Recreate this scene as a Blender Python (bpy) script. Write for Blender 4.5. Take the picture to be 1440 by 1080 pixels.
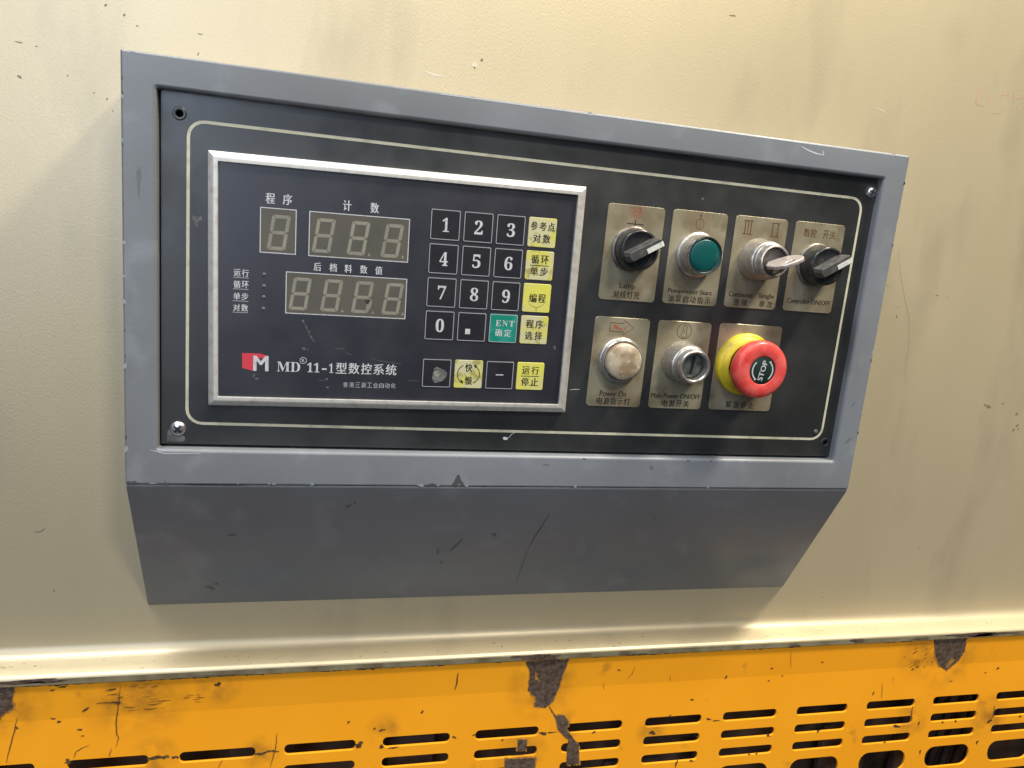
import bpy, bmesh, math, random
from mathutils import Vector, Matrix
random.seed(11)
for o in list(bpy.data.objects): bpy.data.objects.remove(o)
S = bpy.context.scene
COL = S.collection

# ------------------------------------------------------------------ camera, light, exposure
# panel frame: u right, v down, y into the machine, all in millimetres; camera faces the panel from 465 mm
cam_d = bpy.data.cameras.new('camera'); cam = bpy.data.objects.new('camera', cam_d); COL.objects.link(cam)
cam_d.sensor_width = 36; cam_d.lens = 26.43; cam_d.clip_start = 0.01; cam_d.clip_end = 60
right = Vector((0.96912875, -0.2297699, 0.08941617)); up = Vector((-0.04012032, 0.21086432, 0.97669166)); back = Vector((-0.24326903, -0.95012737, 0.19513624))
cam.matrix_world = Matrix(((right.x, up.x, back.x, 0), (right.y, up.y, back.y, -0.465), (right.z, up.z, back.z, 0), (0, 0, 0, 1)))
S.camera = cam
W = bpy.data.worlds.new('World'); S.world = W; W.use_nodes = True
bg = W.node_tree.nodes['Background']; bg.inputs[0].default_value = (0.92, 0.96, 1.0, 1); bg.inputs[1].default_value = 0.05
def area(name, loc, target, sx, sy, power, colour):
    l = bpy.data.lights.new(name, 'AREA'); l.shape = 'RECTANGLE'; l.size = sx; l.size_y = sy; l.energy = power; l.color = colour
    o = bpy.data.objects.new(name, l); COL.objects.link(o); o.location = loc
    o.rotation_euler = (Vector(target) - Vector(loc)).to_track_quat('-Z', 'Y').to_euler()
    return o
area('workshop_lamp', (0.68, -1.9, 1.75), (0.14, 0, -0.05), 0.34, 0.34, 25, (1.0, 0.93, 0.80))
area('window_light', (-0.88, -2.3, 0.70), (-0.1, 0, 0.0), 0.85, 1.9, 27, (0.70, 0.81, 1.0))
area('left_fill_light', (-0.6, -0.5, 1.6), (0.0, 0.0, -0.1), 0.5, 0.5, 28, (0.92, 0.95, 1.0))  # added fill from upper left, brightens the wall and ledge left of the box
area('ceiling_light', (0.9, -0.38, 1.3), (0.3, 0.0, -0.15), 0.24, 0.16, 37, (1.0, 0.92, 0.76))
S.view_settings.view_transform = 'Standard'; S.view_settings.look = 'None'; S.view_settings.gamma = 1; S.view_settings.exposure = 0
S.render.engine = 'CYCLES'

# ------------------------------------------------------------------ materials
def mat(name, col, rough=0.5, metal=0.0, col2=None, scale=60, lo=0.4, hi=0.65, bump=0.0, bscale=800, rvar=0.0, stretch=(1, 1, 1), spec=0.5, coat=0.0, detail=5, col3=None, scale3=400, lo3=0.62, hi3=0.7):
    m = bpy.data.materials.new(name); m.use_nodes = True; nt = m.node_tree; N = nt.nodes; L = nt.links
    b = N['Principled BSDF']; b.inputs['Base Color'].default_value = (*col, 1); b.inputs['Roughness'].default_value = rough; b.inputs['Metallic'].default_value = metal
    b.inputs['Specular IOR Level'].default_value = spec; b.inputs['Coat Weight'].default_value = coat; b.inputs['Coat Roughness'].default_value = 0.36
    tc = N.new('ShaderNodeTexCoord'); mp = N.new('ShaderNodeMapping'); mp.inputs['Scale'].default_value = stretch
    L.new(tc.outputs['Object'], mp.inputs['Vector'])
    def noise(s, d=5):
        n = N.new('ShaderNodeTexNoise'); n.inputs['Scale'].default_value = s; n.inputs['Detail'].default_value = d; L.new(mp.outputs[0], n.inputs['Vector']); return n
    def ramp(src, a, z):
        r = N.new('ShaderNodeMapRange'); r.inputs[1].default_value = a; r.inputs[2].default_value = z; L.new(src, r.inputs[0]); return r
    cur = None
    if col2 is not None:
        r = ramp(noise(scale, detail).outputs[0], lo, hi); mx = N.new('ShaderNodeMix'); mx.data_type = 'RGBA'
        L.new(r.outputs[0], mx.inputs[0]); mx.inputs[6].default_value = (*col, 1); mx.inputs[7].default_value = (*col2, 1); cur = mx.outputs[2]
    if col3 is not None:
        r = ramp(noise(scale3, 3).outputs[0], lo3, hi3); mx = N.new('ShaderNodeMix'); mx.data_type = 'RGBA'
        L.new(r.outputs[0], mx.inputs[0])
        if cur is not None: L.new(cur, mx.inputs[6])
        else: mx.inputs[6].default_value = (*col, 1)
        mx.inputs[7].default_value = (*col3, 1); cur = mx.outputs[2]
    if cur is not None: L.new(cur, b.inputs['Base Color'])
    if rvar:
        r = ramp(noise(scale * 1.7, 6).outputs[0], 0.35, 0.7); r.inputs[3].default_value = rough - rvar; r.inputs[4].default_value = rough + rvar; L.new(r.outputs[0], b.inputs['Roughness'])
    if bump:
        bp = N.new('ShaderNodeBump'); bp.inputs['Strength'].default_value = bump; bp.inputs['Distance'].default_value = 0.0004
        L.new(noise(bscale, 4).outputs[0], bp.inputs['Height']); L.new(bp.outputs[0], b.inputs['Normal'])
    return m
M = {}
M['wall'] = mat('champagne_metallic_paint', (0.68, 0.568, 0.365), 0.46, 0.45, (0.61, 0.51, 0.32), 5, 0.38, 0.72, 0.36, 1700, 0.03, (1, 1, 0.35), coat=0.9, col3=(0.53, 0.44, 0.29), scale3=22, lo3=0.55, hi3=0.80)
M['grey'] = mat('blue_grey_paint', (0.205, 0.218, 0.238), 0.44, 0.0, (0.168, 0.176, 0.184), 9, 0.36, 0.70, 0.14, 420, 0.09, col3=(0.25, 0.263, 0.28), scale3=34, lo3=0.55, hi3=0.78)
M['fascia'] = mat('black_anodised_sheet', (0.016, 0.0165, 0.0165), 0.44, 0.0, (0.022, 0.0225, 0.022), 18, 0.4, 0.7, 0.05, 900, 0.10, spec=1.0)
M['membrane'] = mat('black_membrane_foil', (0.017, 0.017, 0.025), 0.40, 0.0, (0.021, 0.021, 0.028), 25, 0.4, 0.7, 0.03, 500, 0.05, spec=0.9)
M['cream'] = mat('cream_print', (0.56, 0.54, 0.40), 0.5, 0.0, (0.42, 0.40, 0.30), 120, 0.5, 0.7)
M['alu'] = mat('worn_aluminium', (0.68, 0.65, 0.59), 0.44, 0.5, (0.54, 0.49, 0.44), 220, 0.48, 0.75, 0.06, 1500, 0.05)
M['plate'] = mat('dirty_aluminium_label', (0.41, 0.365, 0.25), 0.40, 0.45, (0.31, 0.25, 0.16), 42, 0.40, 0.62, 0.06, 1500, 0.1, col3=(0.25, 0.21, 0.13), scale3=85, lo3=0.54, hi3=0.74)
M['chrome'] = mat('worn_chrome', (0.62, 0.58, 0.54), 0.26, 0.9, (0.42, 0.38, 0.34), 300, 0.45, 0.7, 0.03, 1500, 0.08)
M['steel'] = mat('dull_steel', (0.50, 0.47, 0.43), 0.40, 0.8, (0.36, 0.33, 0.30), 300, 0.45, 0.7, 0.05, 1500, 0.08)
M['screw'] = mat('zinc_screw', (0.66, 0.66, 0.68), 0.33, 0.9, (0.45, 0.45, 0.47), 500, 0.45, 0.7, 0.05, 2000)
M['black'] = mat('black_plastic', (0.020, 0.021, 0.022), 0.30, 0.0, (0.045, 0.043, 0.04), 160, 0.5, 0.75, 0.04, 900, 0.08)
M['lever'] = mat('worn_grey_plastic', (0.06, 0.058, 0.056), 0.38, 0.0, (0.11, 0.10, 0.095), 200, 0.45, 0.7, 0.05, 900)
M['darksteel'] = mat('grimy_dark_steel', (0.22, 0.20, 0.17), 0.42, 0.6, (0.12, 0.10, 0.085), 200, 0.4, 0.65)
M['keymetal'] = mat('dull_nickel_key', (0.60, 0.53, 0.50), 0.42, 0.55, (0.50, 0.43, 0.40), 300, 0.4, 0.7)
M['weararc'] = mat('olive_wear_mark', (0.33, 0.29, 0.08), 0.5)
M['corepale'] = mat('greenish_grey_core', (0.20, 0.215, 0.19), 0.4, 0.4, (0.10, 0.12, 0.10), 200, 0.4, 0.65)
M['primer'] = mat('brown_primer_edge', (0.30, 0.13, 0.03), 0.55, 0.0, (0.50, 0.24, 0.03), 350, 0.4, 0.62)
M['bracket'] = mat('greyish_bracket', (0.17, 0.125, 0.115), 0.45, 0.3, (0.10, 0.07, 0.06), 60, 0.4, 0.65)
M['lipshade'] = mat('painted_lip_shade', (0.30, 0.255, 0.15), 0.55, 0.2, (0.17, 0.135, 0.075), 60, 0.4, 0.65)  # dull olive mixed to stand in for shade on the lip face
M['ledgedirt'] = mat('ledge_dust', (0.36, 0.29, 0.17), 0.6)
M['lightwear'] = mat('rubbed_pale_paint', (0.30, 0.315, 0.33), 0.5)
M['dark'] = mat('dark_recess', (0.012, 0.012, 0.012), 0.6)
M['white'] = mat('white_insert', (0.66, 0.66, 0.60), 0.4, 0.0, (0.48, 0.46, 0.40), 300, 0.45, 0.7)
M['greenlens'] = mat('green_lens', (0.003, 0.080, 0.074), 0.34, 0.0, (0.003, 0.065, 0.066), 90, 0.4, 0.7, 0, 800, 0.05)
M['greenrim'] = mat('dark_green_rim', (0.006, 0.04, 0.033), 0.35)
M['ivory'] = mat('worn_ivory_lens', (0.50, 0.42, 0.30), 0.5, 0.0, (0.27, 0.19, 0.11), 90, 0.36, 0.60, 0.08, 600, col3=(0.58, 0.51, 0.39), scale3=300, lo3=0.58, hi3=0.7)
M['red'] = mat('faded_red_plastic', (0.66, 0.055, 0.045), 0.42, 0.0, (0.74, 0.12, 0.10), 120, 0.4, 0.65, 0.04, 800, 0.08, col3=(0.34, 0.04, 0.02), scale3=180, lo3=0.66, hi3=0.76)
M['yellowp'] = mat('yellow_plastic', (0.60, 0.47, 0.02), 0.42, 0.0, (0.40, 0.31, 0.03), 110, 0.5, 0.7, 0.04, 800)
M['stopdisc'] = mat('dark_green_black_disc', (0.012, 0.03, 0.022), 0.4)
M['print'] = mat('dark_print', (0.025, 0.018, 0.010), 0.6, 0.0, (0.07, 0.05, 0.03), 500, 0.55, 0.75)
M['printred'] = mat('faded_red_print', (0.34, 0.07, 0.04), 0.6, 0.0, (0.38, 0.16, 0.10), 400, 0.5, 0.7)
M['printbrown'] = mat('brown_print', (0.095, 0.045, 0.02), 0.6, 0.0, (0.17, 0.10, 0.05), 500, 0.5, 0.7)
M['white_print'] = mat('white_print', (0.56, 0.56, 0.57), 0.5, 0.0, (0.40, 0.40, 0.41), 500, 0.5, 0.7)
M['grey_print'] = mat('grey_print', (0.36, 0.36, 0.38), 0.5)
M['logored'] = mat('logo_red', (0.60, 0.045, 0.065), 0.45)
M['keyyellow'] = mat('worn_yellow_key', (0.60, 0.56, 0.11), 0.45, 0.0, (0.56, 0.53, 0.30), 75, 0.44, 0.56, 0.12, 500, col3=(0.36, 0.32, 0.10), scale3=170, lo3=0.56, hi3=0.68)
M['keyyellow2'] = mat('bright_yellow_key', (0.66, 0.62, 0.10), 0.42, 0.0, (0.60, 0.56, 0.19), 80, 0.45, 0.65, 0.10, 500, col3=(0.40, 0.36, 0.10), scale3=260, lo3=0.66, hi3=0.74)
M['keygreen'] = mat('green_key', (0.006, 0.22, 0.155), 0.38, 0.0, (0.02, 0.28, 0.21), 120, 0.45, 0.65, 0.10, 500)
M['keyblack'] = mat('black_key', (0.016, 0.015, 0.021), 0.38, 0.0, (0.021, 0.020, 0.025), 60, 0.4, 0.7, 0.5, 140)
M['window'] = mat('smoky_display_window', (0.120, 0.108, 0.090), 0.22, 0.0, (0.098, 0.095, 0.078), 45, 0.4, 0.65, 0.0)
M['segment'] = mat('unlit_segment', (0.255, 0.24, 0.185), 0.5, 0.0, (0.205, 0.195, 0.15), 110, 0.4, 0.7)
M['led'] = mat('unlit_led', (0.085, 0.085, 0.095), 0.4)
M['orange'] = mat('orange_yellow_paint', (0.95, 0.39, 0.017), 0.40, 0.0, (0.91, 0.355, 0.014), 12, 0.35, 0.7, 0.08, 350, 0.08, col3=(0.60, 0.25, 0.02), scale3=55, lo3=0.66, hi3=0.78, spec=0.22)
M['rust'] = mat('bare_rusty_metal', (0.15, 0.10, 0.07), 0.55, 0.2, (0.075, 0.048, 0.032), 260, 0.4, 0.62, 0.5, 700, col3=(0.17, 0.13, 0.11), scale3=420, lo3=0.58, hi3=0.68)
M['crack'] = mat('dark_crack', (0.10, 0.048, 0.012), 0.6, 0.0, (0.22, 0.10, 0.02), 600, 0.45, 0.65)
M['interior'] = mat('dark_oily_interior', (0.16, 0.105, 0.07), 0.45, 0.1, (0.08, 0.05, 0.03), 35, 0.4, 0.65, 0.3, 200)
M['intsteel'] = mat('oily_steel_rod', (0.16, 0.13, 0.12), 0.3, 0.7, (0.08, 0.06, 0.06), 60, 0.4, 0.65)
M['scuff'] = mat('dark_scuff', (0.075, 0.072, 0.07), 0.5)
M['softscuff'] = mat('soft_grey_scuff', (0.13, 0.138, 0.15), 0.5)
M['slantscuff'] = mat('brownish_scuff', (0.12, 0.125, 0.135), 0.5)
M['lightscr'] = mat('pale_scratch', (0.55, 0.56, 0.56), 0.5)
M['wallmark'] = mat('brown_speck', (0.21, 0.165, 0.10), 0.6)
M['wallmark2'] = mat('pale_dent_mark', (0.68, 0.62, 0.48), 0.5, 0.2)
M['wallpink'] = mat('faded_pink_marker', (0.50, 0.30, 0.22), 0.6)
M['wallfaint'] = mat('faint_grey_mark', (0.44, 0.37, 0.25), 0.5, 0.3)
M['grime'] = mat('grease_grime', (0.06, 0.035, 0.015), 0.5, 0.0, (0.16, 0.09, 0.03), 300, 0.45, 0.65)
M['fadedgrey'] = mat('peeled_grey_foil', (0.17, 0.17, 0.16), 0.5, 0.0, (0.10, 0.10, 0.09), 300, 0.4, 0.6)
M['wornwhite'] = mat('worn_through_foil', (0.30, 0.30, 0.26), 0.5, 0.0, (0.16, 0.16, 0.13), 400, 0.4, 0.6)

def stain(m, spots, colour, nscale=70):
    nt = m.node_tree; N = nt.nodes; L = nt.links; b = N['Principled BSDF']
    tc = N.new('ShaderNodeTexCoord'); nz = N.new('ShaderNodeTexNoise'); nz.inputs['Scale'].default_value = nscale; nz.inputs['Detail'].default_value = 6; L.new(tc.outputs['Object'], nz.inputs['Vector'])
    tot = None
    for x, z, r in spots:
        mp = N.new('ShaderNodeMapping'); mp.vector_type = 'POINT'; mp.inputs['Location'].default_value = (-x / r, 0, -z / r); mp.inputs['Scale'].default_value = (1 / r, 0, 1 / r); L.new(tc.outputs['Object'], mp.inputs['Vector'])
        ln = N.new('ShaderNodeVectorMath'); ln.operation = 'LENGTH'; L.new(mp.outputs[0], ln.inputs[0])
        mr = N.new('ShaderNodeMapRange'); mr.inputs[1].default_value = 1; mr.inputs[2].default_value = 0.15; L.new(ln.outputs['Value'], mr.inputs[0])
        if tot is None: tot = mr.outputs[0]
        else:
            mx = N.new('ShaderNodeMath'); mx.operation = 'MAXIMUM'; L.new(tot, mx.inputs[0]); L.new(mr.outputs[0], mx.inputs[1]); tot = mx.outputs[0]
    ns = N.new('ShaderNodeMapRange'); ns.inputs[1].default_value = 0.36; ns.inputs[2].default_value = 0.66; L.new(nz.outputs[0], ns.inputs[0])
    mu = N.new('ShaderNodeMath'); mu.operation = 'MULTIPLY'; L.new(tot, mu.inputs[0]); L.new(ns.outputs[0], mu.inputs[1])
    mix = N.new('ShaderNodeMix'); mix.data_type = 'RGBA'; L.new(mu.outputs[0], mix.inputs[0]); mix.inputs[7].default_value = (*colour, 1)
    L.new(b.inputs['Base Color'].links[0].from_socket, mix.inputs[6]); L.new(mix.outputs[2], b.inputs['Base Color'])

# ------------------------------------------------------------------ builders
ORG = Vector((0, 0, 0))
def P(u, v, y): return Vector((u / 1000, y / 1000, -v / 1000)) - ORG
def link(name, me, parent=None, m=None, smooth=None):
    o = bpy.data.objects.new(name, me); COL.objects.link(o)
    if parent is not None: o.parent = parent
    if m is not None:
        me.materials.clear(); me.materials.append(M[m] if isinstance(m, str) else m)
    if smooth is not None:
        me.shade_smooth() if smooth >= 180 else me.set_sharp_from_angle(angle=math.radians(smooth))
        if smooth < 180:
            for p in me.polygons: p.use_smooth = True
            me.set_sharp_from_angle(angle=math.radians(smooth))
    return o
def obj(name, bm, m, parent=None, smooth=None):
    bmesh.ops.recalc_face_normals(bm, faces=bm.faces)
    me = bpy.data.meshes.new(name); bm.to_mesh(me); bm.free()
    return link(name, me, parent, m, smooth)
def thing(name, label, cat, loc=(0, 0, 0), roty=0):
    global ORG
    o = bpy.data.objects.new(name, None); COL.objects.link(o); o.empty_display_size = 0.02
    o.location = loc; o.rotation_euler = (0, roty, 0); o['label'] = label; o['category'] = cat
    ORG = Vector(loc)
    return o
def rr(u0, v0, u1, v1, r, seg=5):
    pts = []
    for cx, cy, a0 in ((u1 - r, v0 + r, -90), (u1 - r, v1 - r, 0), (u0 + r, v1 - r, 90), (u0 + r, v0 + r, 180)):
        for k in range(seg + 1):
            a = math.radians(a0 + 90 * k / seg); pts.append((cx + r * math.cos(a), cy + r * math.sin(a)))
    return pts
def loops(bm, rings, cap0=False, cap1=False):
    """rings: list of lists of Vector, bridged in order"""
    vs = [[bm.verts.new(p) for p in ring] for ring in rings]
    n = len(vs[0])
    for a, b in zip(vs, vs[1:]):
        for i in range(n): bm.faces.new((a[i], a[(i + 1) % n], b[(i + 1) % n], b[i]))
    if cap0: bm.faces.new(vs[0])
    if cap1: bm.faces.new(vs[-1])
    return vs
def slab(bm, u0, v0, u1, v1, yb, yf, r=1.0, ch=0.3, seg=5):
    rings = [[P(*p, yb) for p in rr(u0, v0, u1, v1, r, seg)], [P(*p, yf + ch) for p in rr(u0, v0, u1, v1, r, seg)],
             [P(*p, yf) for p in rr(u0 + ch, v0 + ch, u1 - ch, v1 - ch, max(r - ch, 0.05), seg)]]
    loops(bm, rings, True, True)
def lathe(bm, cu, cv, prof, seg=48, cap=True):
    rings = [[P(cu + r * math.cos(2 * math.pi * k / seg), cv + r * math.sin(2 * math.pi * k / seg), y) for k in range(seg)] for r, y in prof]
    loops(bm, rings, cap, cap)
def band(bm, outer, inner, y):
    a = [bm.verts.new(P(*p, y)) for p in outer]; b = [bm.verts.new(P(*p, y)) for p in inner]; n = len(a)
    for i in range(n): bm.faces.new((a[i], a[(i + 1) % n], b[(i + 1) % n], b[i]))
def rim(bm, u0, v0, u1, v1, w, y, r=1.0):
    band(bm, rr(u0, v0, u1, v1, r), rr(u0 + w, v0 + w, u1 - w, v1 - w, max(r - w, 0.05)), y)
def ribbon(bm, pts, w, y, taper=False):
    n = len(pts); L = []; R = []
    for i, (u, v) in enumerate(pts):
        a = pts[max(i - 1, 0)]; b = pts[min(i + 1, n - 1)]; du, dv = b[0] - a[0], b[1] - a[1]; l = math.hypot(du, dv) or 1
        ww = w / 2 * ((0.25 + 0.75 * math.sin(math.pi * (i + 0.4) / (n - 0.2))) if taper else 1)
        yy = y(u, v) if callable(y) else y
        L.append(bm.verts.new(P(u - dv / l * ww, v + du / l * ww, yy))); R.append(bm.verts.new(P(u + dv / l * ww, v - du / l * ww, yy)))
    for i in range(n - 1): bm.faces.new((L[i], L[i + 1], R[i + 1], R[i]))
def blob(bm, cu, cv, ru, rv, y, jag=0.3, n=22, rot=0):
    ph = [random.uniform(0, 6.28) for _ in range(4)]; vs = []
    for k in range(n):
        a = 2 * math.pi * k / n
        q = 1 + jag * (0.5 * math.sin(2 * a + ph[0]) + 0.35 * math.sin(3 * a + ph[1]) + 0.3 * math.sin(5 * a + ph[2])) + random.uniform(-jag, jag) * 0.35
        du, dv = ru * q * math.cos(a), rv * q * math.sin(a)
        u, v = cu + du * math.cos(rot) - dv * math.sin(rot), cv + du * math.sin(rot) + dv * math.cos(rot)
        vs.append(bm.verts.new(P(u, v, y(u, v) if callable(y) else y)))
    bm.faces.new(vs)
def poly(bm, pts, y): bm.faces.new([bm.verts.new(P(u, v, y(u, v) if callable(y) else y)) for u, v in pts])
def rough_poly(pts, step, amp):
    out = []; n = len(pts)
    for i in range(n):
        a, b = pts[i], pts[(i + 1) % n]; l = math.hypot(b[0] - a[0], b[1] - a[1]); k = max(1, int(l / step))
        for j in range(k):
            t = j / k; out.append((a[0] + (b[0] - a[0]) * t + random.uniform(-amp, amp), a[1] + (b[1] - a[1]) * t + random.uniform(-amp, amp)))
    return out
def arc(cu, cv, r, a0, a1, n=24, rv=None):
    return [(cu + r * math.cos(math.radians(a0 + (a1 - a0) * k / n)), cv + (rv or r) * math.sin(math.radians(a0 + (a1 - a0) * k / n))) for k in range(n + 1)]
GL = {}
def glyph(body):
    if body not in GL:
        c = bpy.data.curves.new('g', 'FONT'); c.body = body; c.size = 1; c.resolution_u = 3; c.fill_mode = 'FRONT'
        o = bpy.data.objects.new('g', c); COL.objects.link(o); bpy.context.view_layer.update()
        me = bpy.data.meshes.new_from_object(o.evaluated_get(bpy.context.evaluated_depsgraph_get()))
        vs = [v.co.copy() for v in me.vertices]; fs = [tuple(p.vertices) for p in me.polygons]
        bpy.data.objects.remove(o); bpy.data.meshes.remove(me); bpy.data.curves.remove(c)
        xs = [v.x for v in vs]; ys = [v.y for v in vs]
        GL[body] = (vs, fs, min(xs), max(xs), min(ys), max(ys))
    return GL[body]
def text(bm, body, u0, v0, u1, v1, y, bold=0.0, rot=0.0, skew=0.0):
    """body fitted into the box u0..u1, v0 (top)..v1; bold = extra horizontal stroke width in mm"""
    vs, fs, xa, xb, ya, yb = glyph(body)
    cu, cv = (u0 + u1) / 2, (v0 + v1) / 2
    for k, off in enumerate((0,) if not bold else (-bold / 2, bold / 2)):
        new = []
        for p in vs:
            a = u0 + bold / 2 + (p.x - xa) / (xb - xa or 1) * (u1 - u0 - bold) + off; b = v1 - (p.y - ya) / (yb - ya or 1) * (v1 - v0)
            a += skew * (b - cv)
            da, db = a - cu, b - cv
            new.append(bm.verts.new(P(cu + da * math.cos(rot) + db * math.sin(rot), cv - da * math.sin(rot) + db * math.cos(rot), y - 0.015 * k)))
        for f in fs:
            try: bm.faces.new([new[i] for i in f])
            except ValueError: pass
def chars(bm, s, us, v0, v1, w, y, bold=0.0):
    for ch, u in zip(s, us): text(bm, ch, u - w / 2, v0, u + w / 2, v1, y, bold)
def spread(s, u0, u1, w):
    n = len(s); return [u0 + w / 2 + (u1 - u0 - w) * i / max(n - 1, 1) for i in range(n)]
BS = lambda s: ''.join(chr(0x1D7CE + int(c)) if c.isdigit() else chr(0x1D400 + ord(c) - 65) if c.isupper() else c for c in s)
def nob(): return bmesh.new()
MARKS = {'paint_speck', 'dent_mark', 'pink_scribble', 'faint_scratch', 'rust_spot', 'paint_crack', 'scuff_mark', 'grime_line', 'lip_chip', 'paint_chip', 'smear_mark', 'white_scratch', 'long_scratch', 'surface_speck', 'soft_smudge', 'scratch_mark', 'hair_scratch', 'worn_spot', 'red_streak', 'ledge_dirt', 'edge_chip', 'edge_wear'}
def flatobj(name, m, parent, fn):
    bm = bmesh.new(); fn(bm)
    if name in MARKS:            # every single mark is a piece of its own
        for f in list(bm.faces):
            b2 = bmesh.new(); b2.faces.new([b2.verts.new(v.co) for v in f.verts]) if len(f.verts) > 4 or len(bm.faces) == 1 else None
            if len(b2.faces): 
                me = bpy.data.meshes.new(name); b2.to_mesh(me); link(name, me, parent, m); bm.faces.remove(f)
            b2.free()
        bmesh.ops.delete(bm, geom=[v for v in bm.verts if not v.link_faces], context='VERTS')
        while bm.faces:
            bm.faces.ensure_lookup_table(); todo = [bm.faces[0]]; seen = set(todo)
            while todo:
                f = todo.pop()
                for e in f.edges:
                    for g in e.link_faces:
                        if g not in seen: seen.add(g); todo.append(g)
            b2 = bmesh.new(); mp = {}
            for f in seen:
                b2.faces.new([mp.setdefault(v, None) or mp.__setitem__(v, b2.verts.new(v.co)) or mp[v] for v in f.verts])
            me = bpy.data.meshes.new(name); b2.to_mesh(me); b2.free(); link(name, me, parent, m)
            bmesh.ops.delete(bm, geom=list(seen), context='FACES')
        bm.free(); return None
    me = bpy.data.meshes.new(name); bm.to_mesh(me); bm.free(); return link(name, me, parent, m)
def holed(name, outer, holes, yb, yf, m, parent, bevel=0.0):
    """flat sheet with real holes, outline pts in (u, v)"""
    c = bpy.data.curves.new(name, 'CURVE'); c.dimensions = '2D'; c.fill_mode = 'BOTH'; c.extrude = abs(yb - yf) / 2000; c.bevel_depth = bevel / 1000; c.bevel_resolution = 1
    for pts in [outer] + holes:
        s = c.splines.new('POLY'); s.points.add(len(pts) - 1); s.use_cyclic_u = True
        for q, (u, v) in zip(s.points, pts): q.co = (u / 1000, -v / 1000, 0, 1)
    o = bpy.data.objects.new(name, c); COL.objects.link(o); bpy.context.view_layer.update()
    me = bpy.data.meshes.new_from_object(o.evaluated_get(bpy.context.evaluated_depsgraph_get()))
    bpy.data.objects.remove(o); bpy.data.curves.remove(c)
    ym = (yb + yf) / 2000
    for v in me.vertices: v.co = Vector((v.co.x, ym - v.co.z, v.co.y)) - ORG
    me.name = name
    bm = bmesh.new(); bm.from_mesh(me); bmesh.ops.remove_doubles(bm, verts=bm.verts, dist=1e-6); bmesh.ops.recalc_face_normals(bm, faces=bm.faces); bm.to_mesh(me); bm.free()
    return link(name, me, parent, m)

# ------------------------------------------------------------------ the setting: machine front sheet with its bent lower ledge, dark interior
WY = 57.0
ORG = Vector((0, 0, 0))
prof = [(WY, -900), (WY, -300), (WY, 0), (WY, 200), (WY, 301)]
cy_, cv_, r_ = WY - 9, 301, 9
for k in range(1, 11):
    a = math.radians(78 * k / 10); prof.append((cy_ + r_ * math.cos(a), cv_ + r_ * math.sin(a)))
y1, v1 = prof[-1]
dy, dv = -math.sin(math.radians(78)), math.cos(math.radians(78))
prof.append((y1 + dy * 6, v1 + dv * 6)); prof.append((y1 + dy * 12, v1 + dv * 12))
yL, vL = prof[-1]
for k in range(1, 7):            # small outer bend radius at the lip
    a = math.radians(68 + (-68) * k / 6); rr_ = 1.6
    prof.append((yL - rr_ * (math.sin(math.radians(68)) - math.sin(a)) * 0.35 - 0.25 * k, vL + rr_ * (1 - math.cos(math.radians(68 * k / 6))) + 0.12 * k))
yE, vE = prof[-1]
prof += [(yE, vE + 4.6), (yE + 0.6, vE + 5.2), (yE + 3, vE + 5.2)]
bm = nob(); us = [-900 + 100 * i for i in range(22)]
grid = [[bm.verts.new(P(u, v, y)) for u in us] for y, v in prof]
for a, b in zip(grid, grid[1:]):
    for i in range(len(us) - 1): bm.faces.new((a[i], a[i + 1], b[i + 1], b[i]))
wall = obj('machine_front', bm, 'wall', None, 50)
wall['kind'] = 'structure'; wall['label'] = 'champagne metallic painted sheet of the machine front behind the control box'
print('lip', yE, vE, yL, vL)
LY = lambda u, v: y1 + (v - v1) / dv * dy - 0.05
def ledge_dirt(bm):
    for k in range(70):
        u = random.uniform(-230, 640); t = random.uniform(.5, 11.5)
        blob(bm, u, v1 + dv * t - .05, random.uniform(.3, 1.6), random.uniform(.05, .16), LY, .5, 9)
def wmarks(name, m, fn): return flatobj(name, m, wall, fn)
WF = WY - 0.08
def wall_specks(bm):
    for u, v, a, b, r in ((-133, -110, .9, .9, 0), (-123, -106, 1, .8, 0), (-116, -101, .8, .5, 0), (-81, -101.5, 2, .35, 0), (-179, -83, 2.2, .5, .1), (-170, -82, .8, .4, 0), (-179.5, -64, 1.8, .7, .3), (-154, -68, .6, .5, 0), (-82, -90, .5, 1.2, .3), (93, -110.4, .9, 1.4, .5), (-133, -57.5, .7, .7, 0), (-130, -51, .5, .5, 0), (-140, -60, .5, .5, 0),
                          (486, 18.3, 2.0, .5, 0), (496, 19, .6, .5, 0), (562, 110, 3.4, 1.5, .35), (558, 108.5, 2, .9, .3), (593.5, 115.4, 1.7, 1.7, 0), (597, 126, 1.2, 2.6, .5), (594, 130, 1.6, 1.4, .5), (599, 129, 1, 1.2, 0), (576, 106.5, 2.2, .7, 0), (604, 118, 1, 1, 0), (450.9, 37.9, .9, 1.2, 0), (450, 30, .5, .5, 0), (88.6, -105, .7, .9, 0), (269, -164, 3, .6, 0), (-170, 262, 1.2, .5, .6), (520, 240, .6, .6, 0), (430, 286, .7, .5, 0)):
        blob(bm, u, v, a * .8, b * .8, WF, 0.45, 14, r)
wmarks('paint_speck', 'wallmark', wall_specks)
wmarks('ledge_dirt', 'ledgedirt', ledge_dirt)
wmarks('dent_mark', 'wallmark2', lambda bm: [ribbon(bm, [(56, -98.6), (60, -97.6), (64, -97), (68.5, -97)], 1.5, WF, True), blob(bm, 88.4, -107, 1.5, 2.0, WF, 0.3, 14, 0.5), ribbon(bm, [(395, -118), (402, -117), (408, -115)], 0.8, WF, True)])
wmarks('curved_chip', 'wallmark', lambda bm: ribbon(bm, [(-180.8, 219.6), (-178, 220), (-175.8, 219), (-174, 217.2)], 0.8, WF, True))
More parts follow.
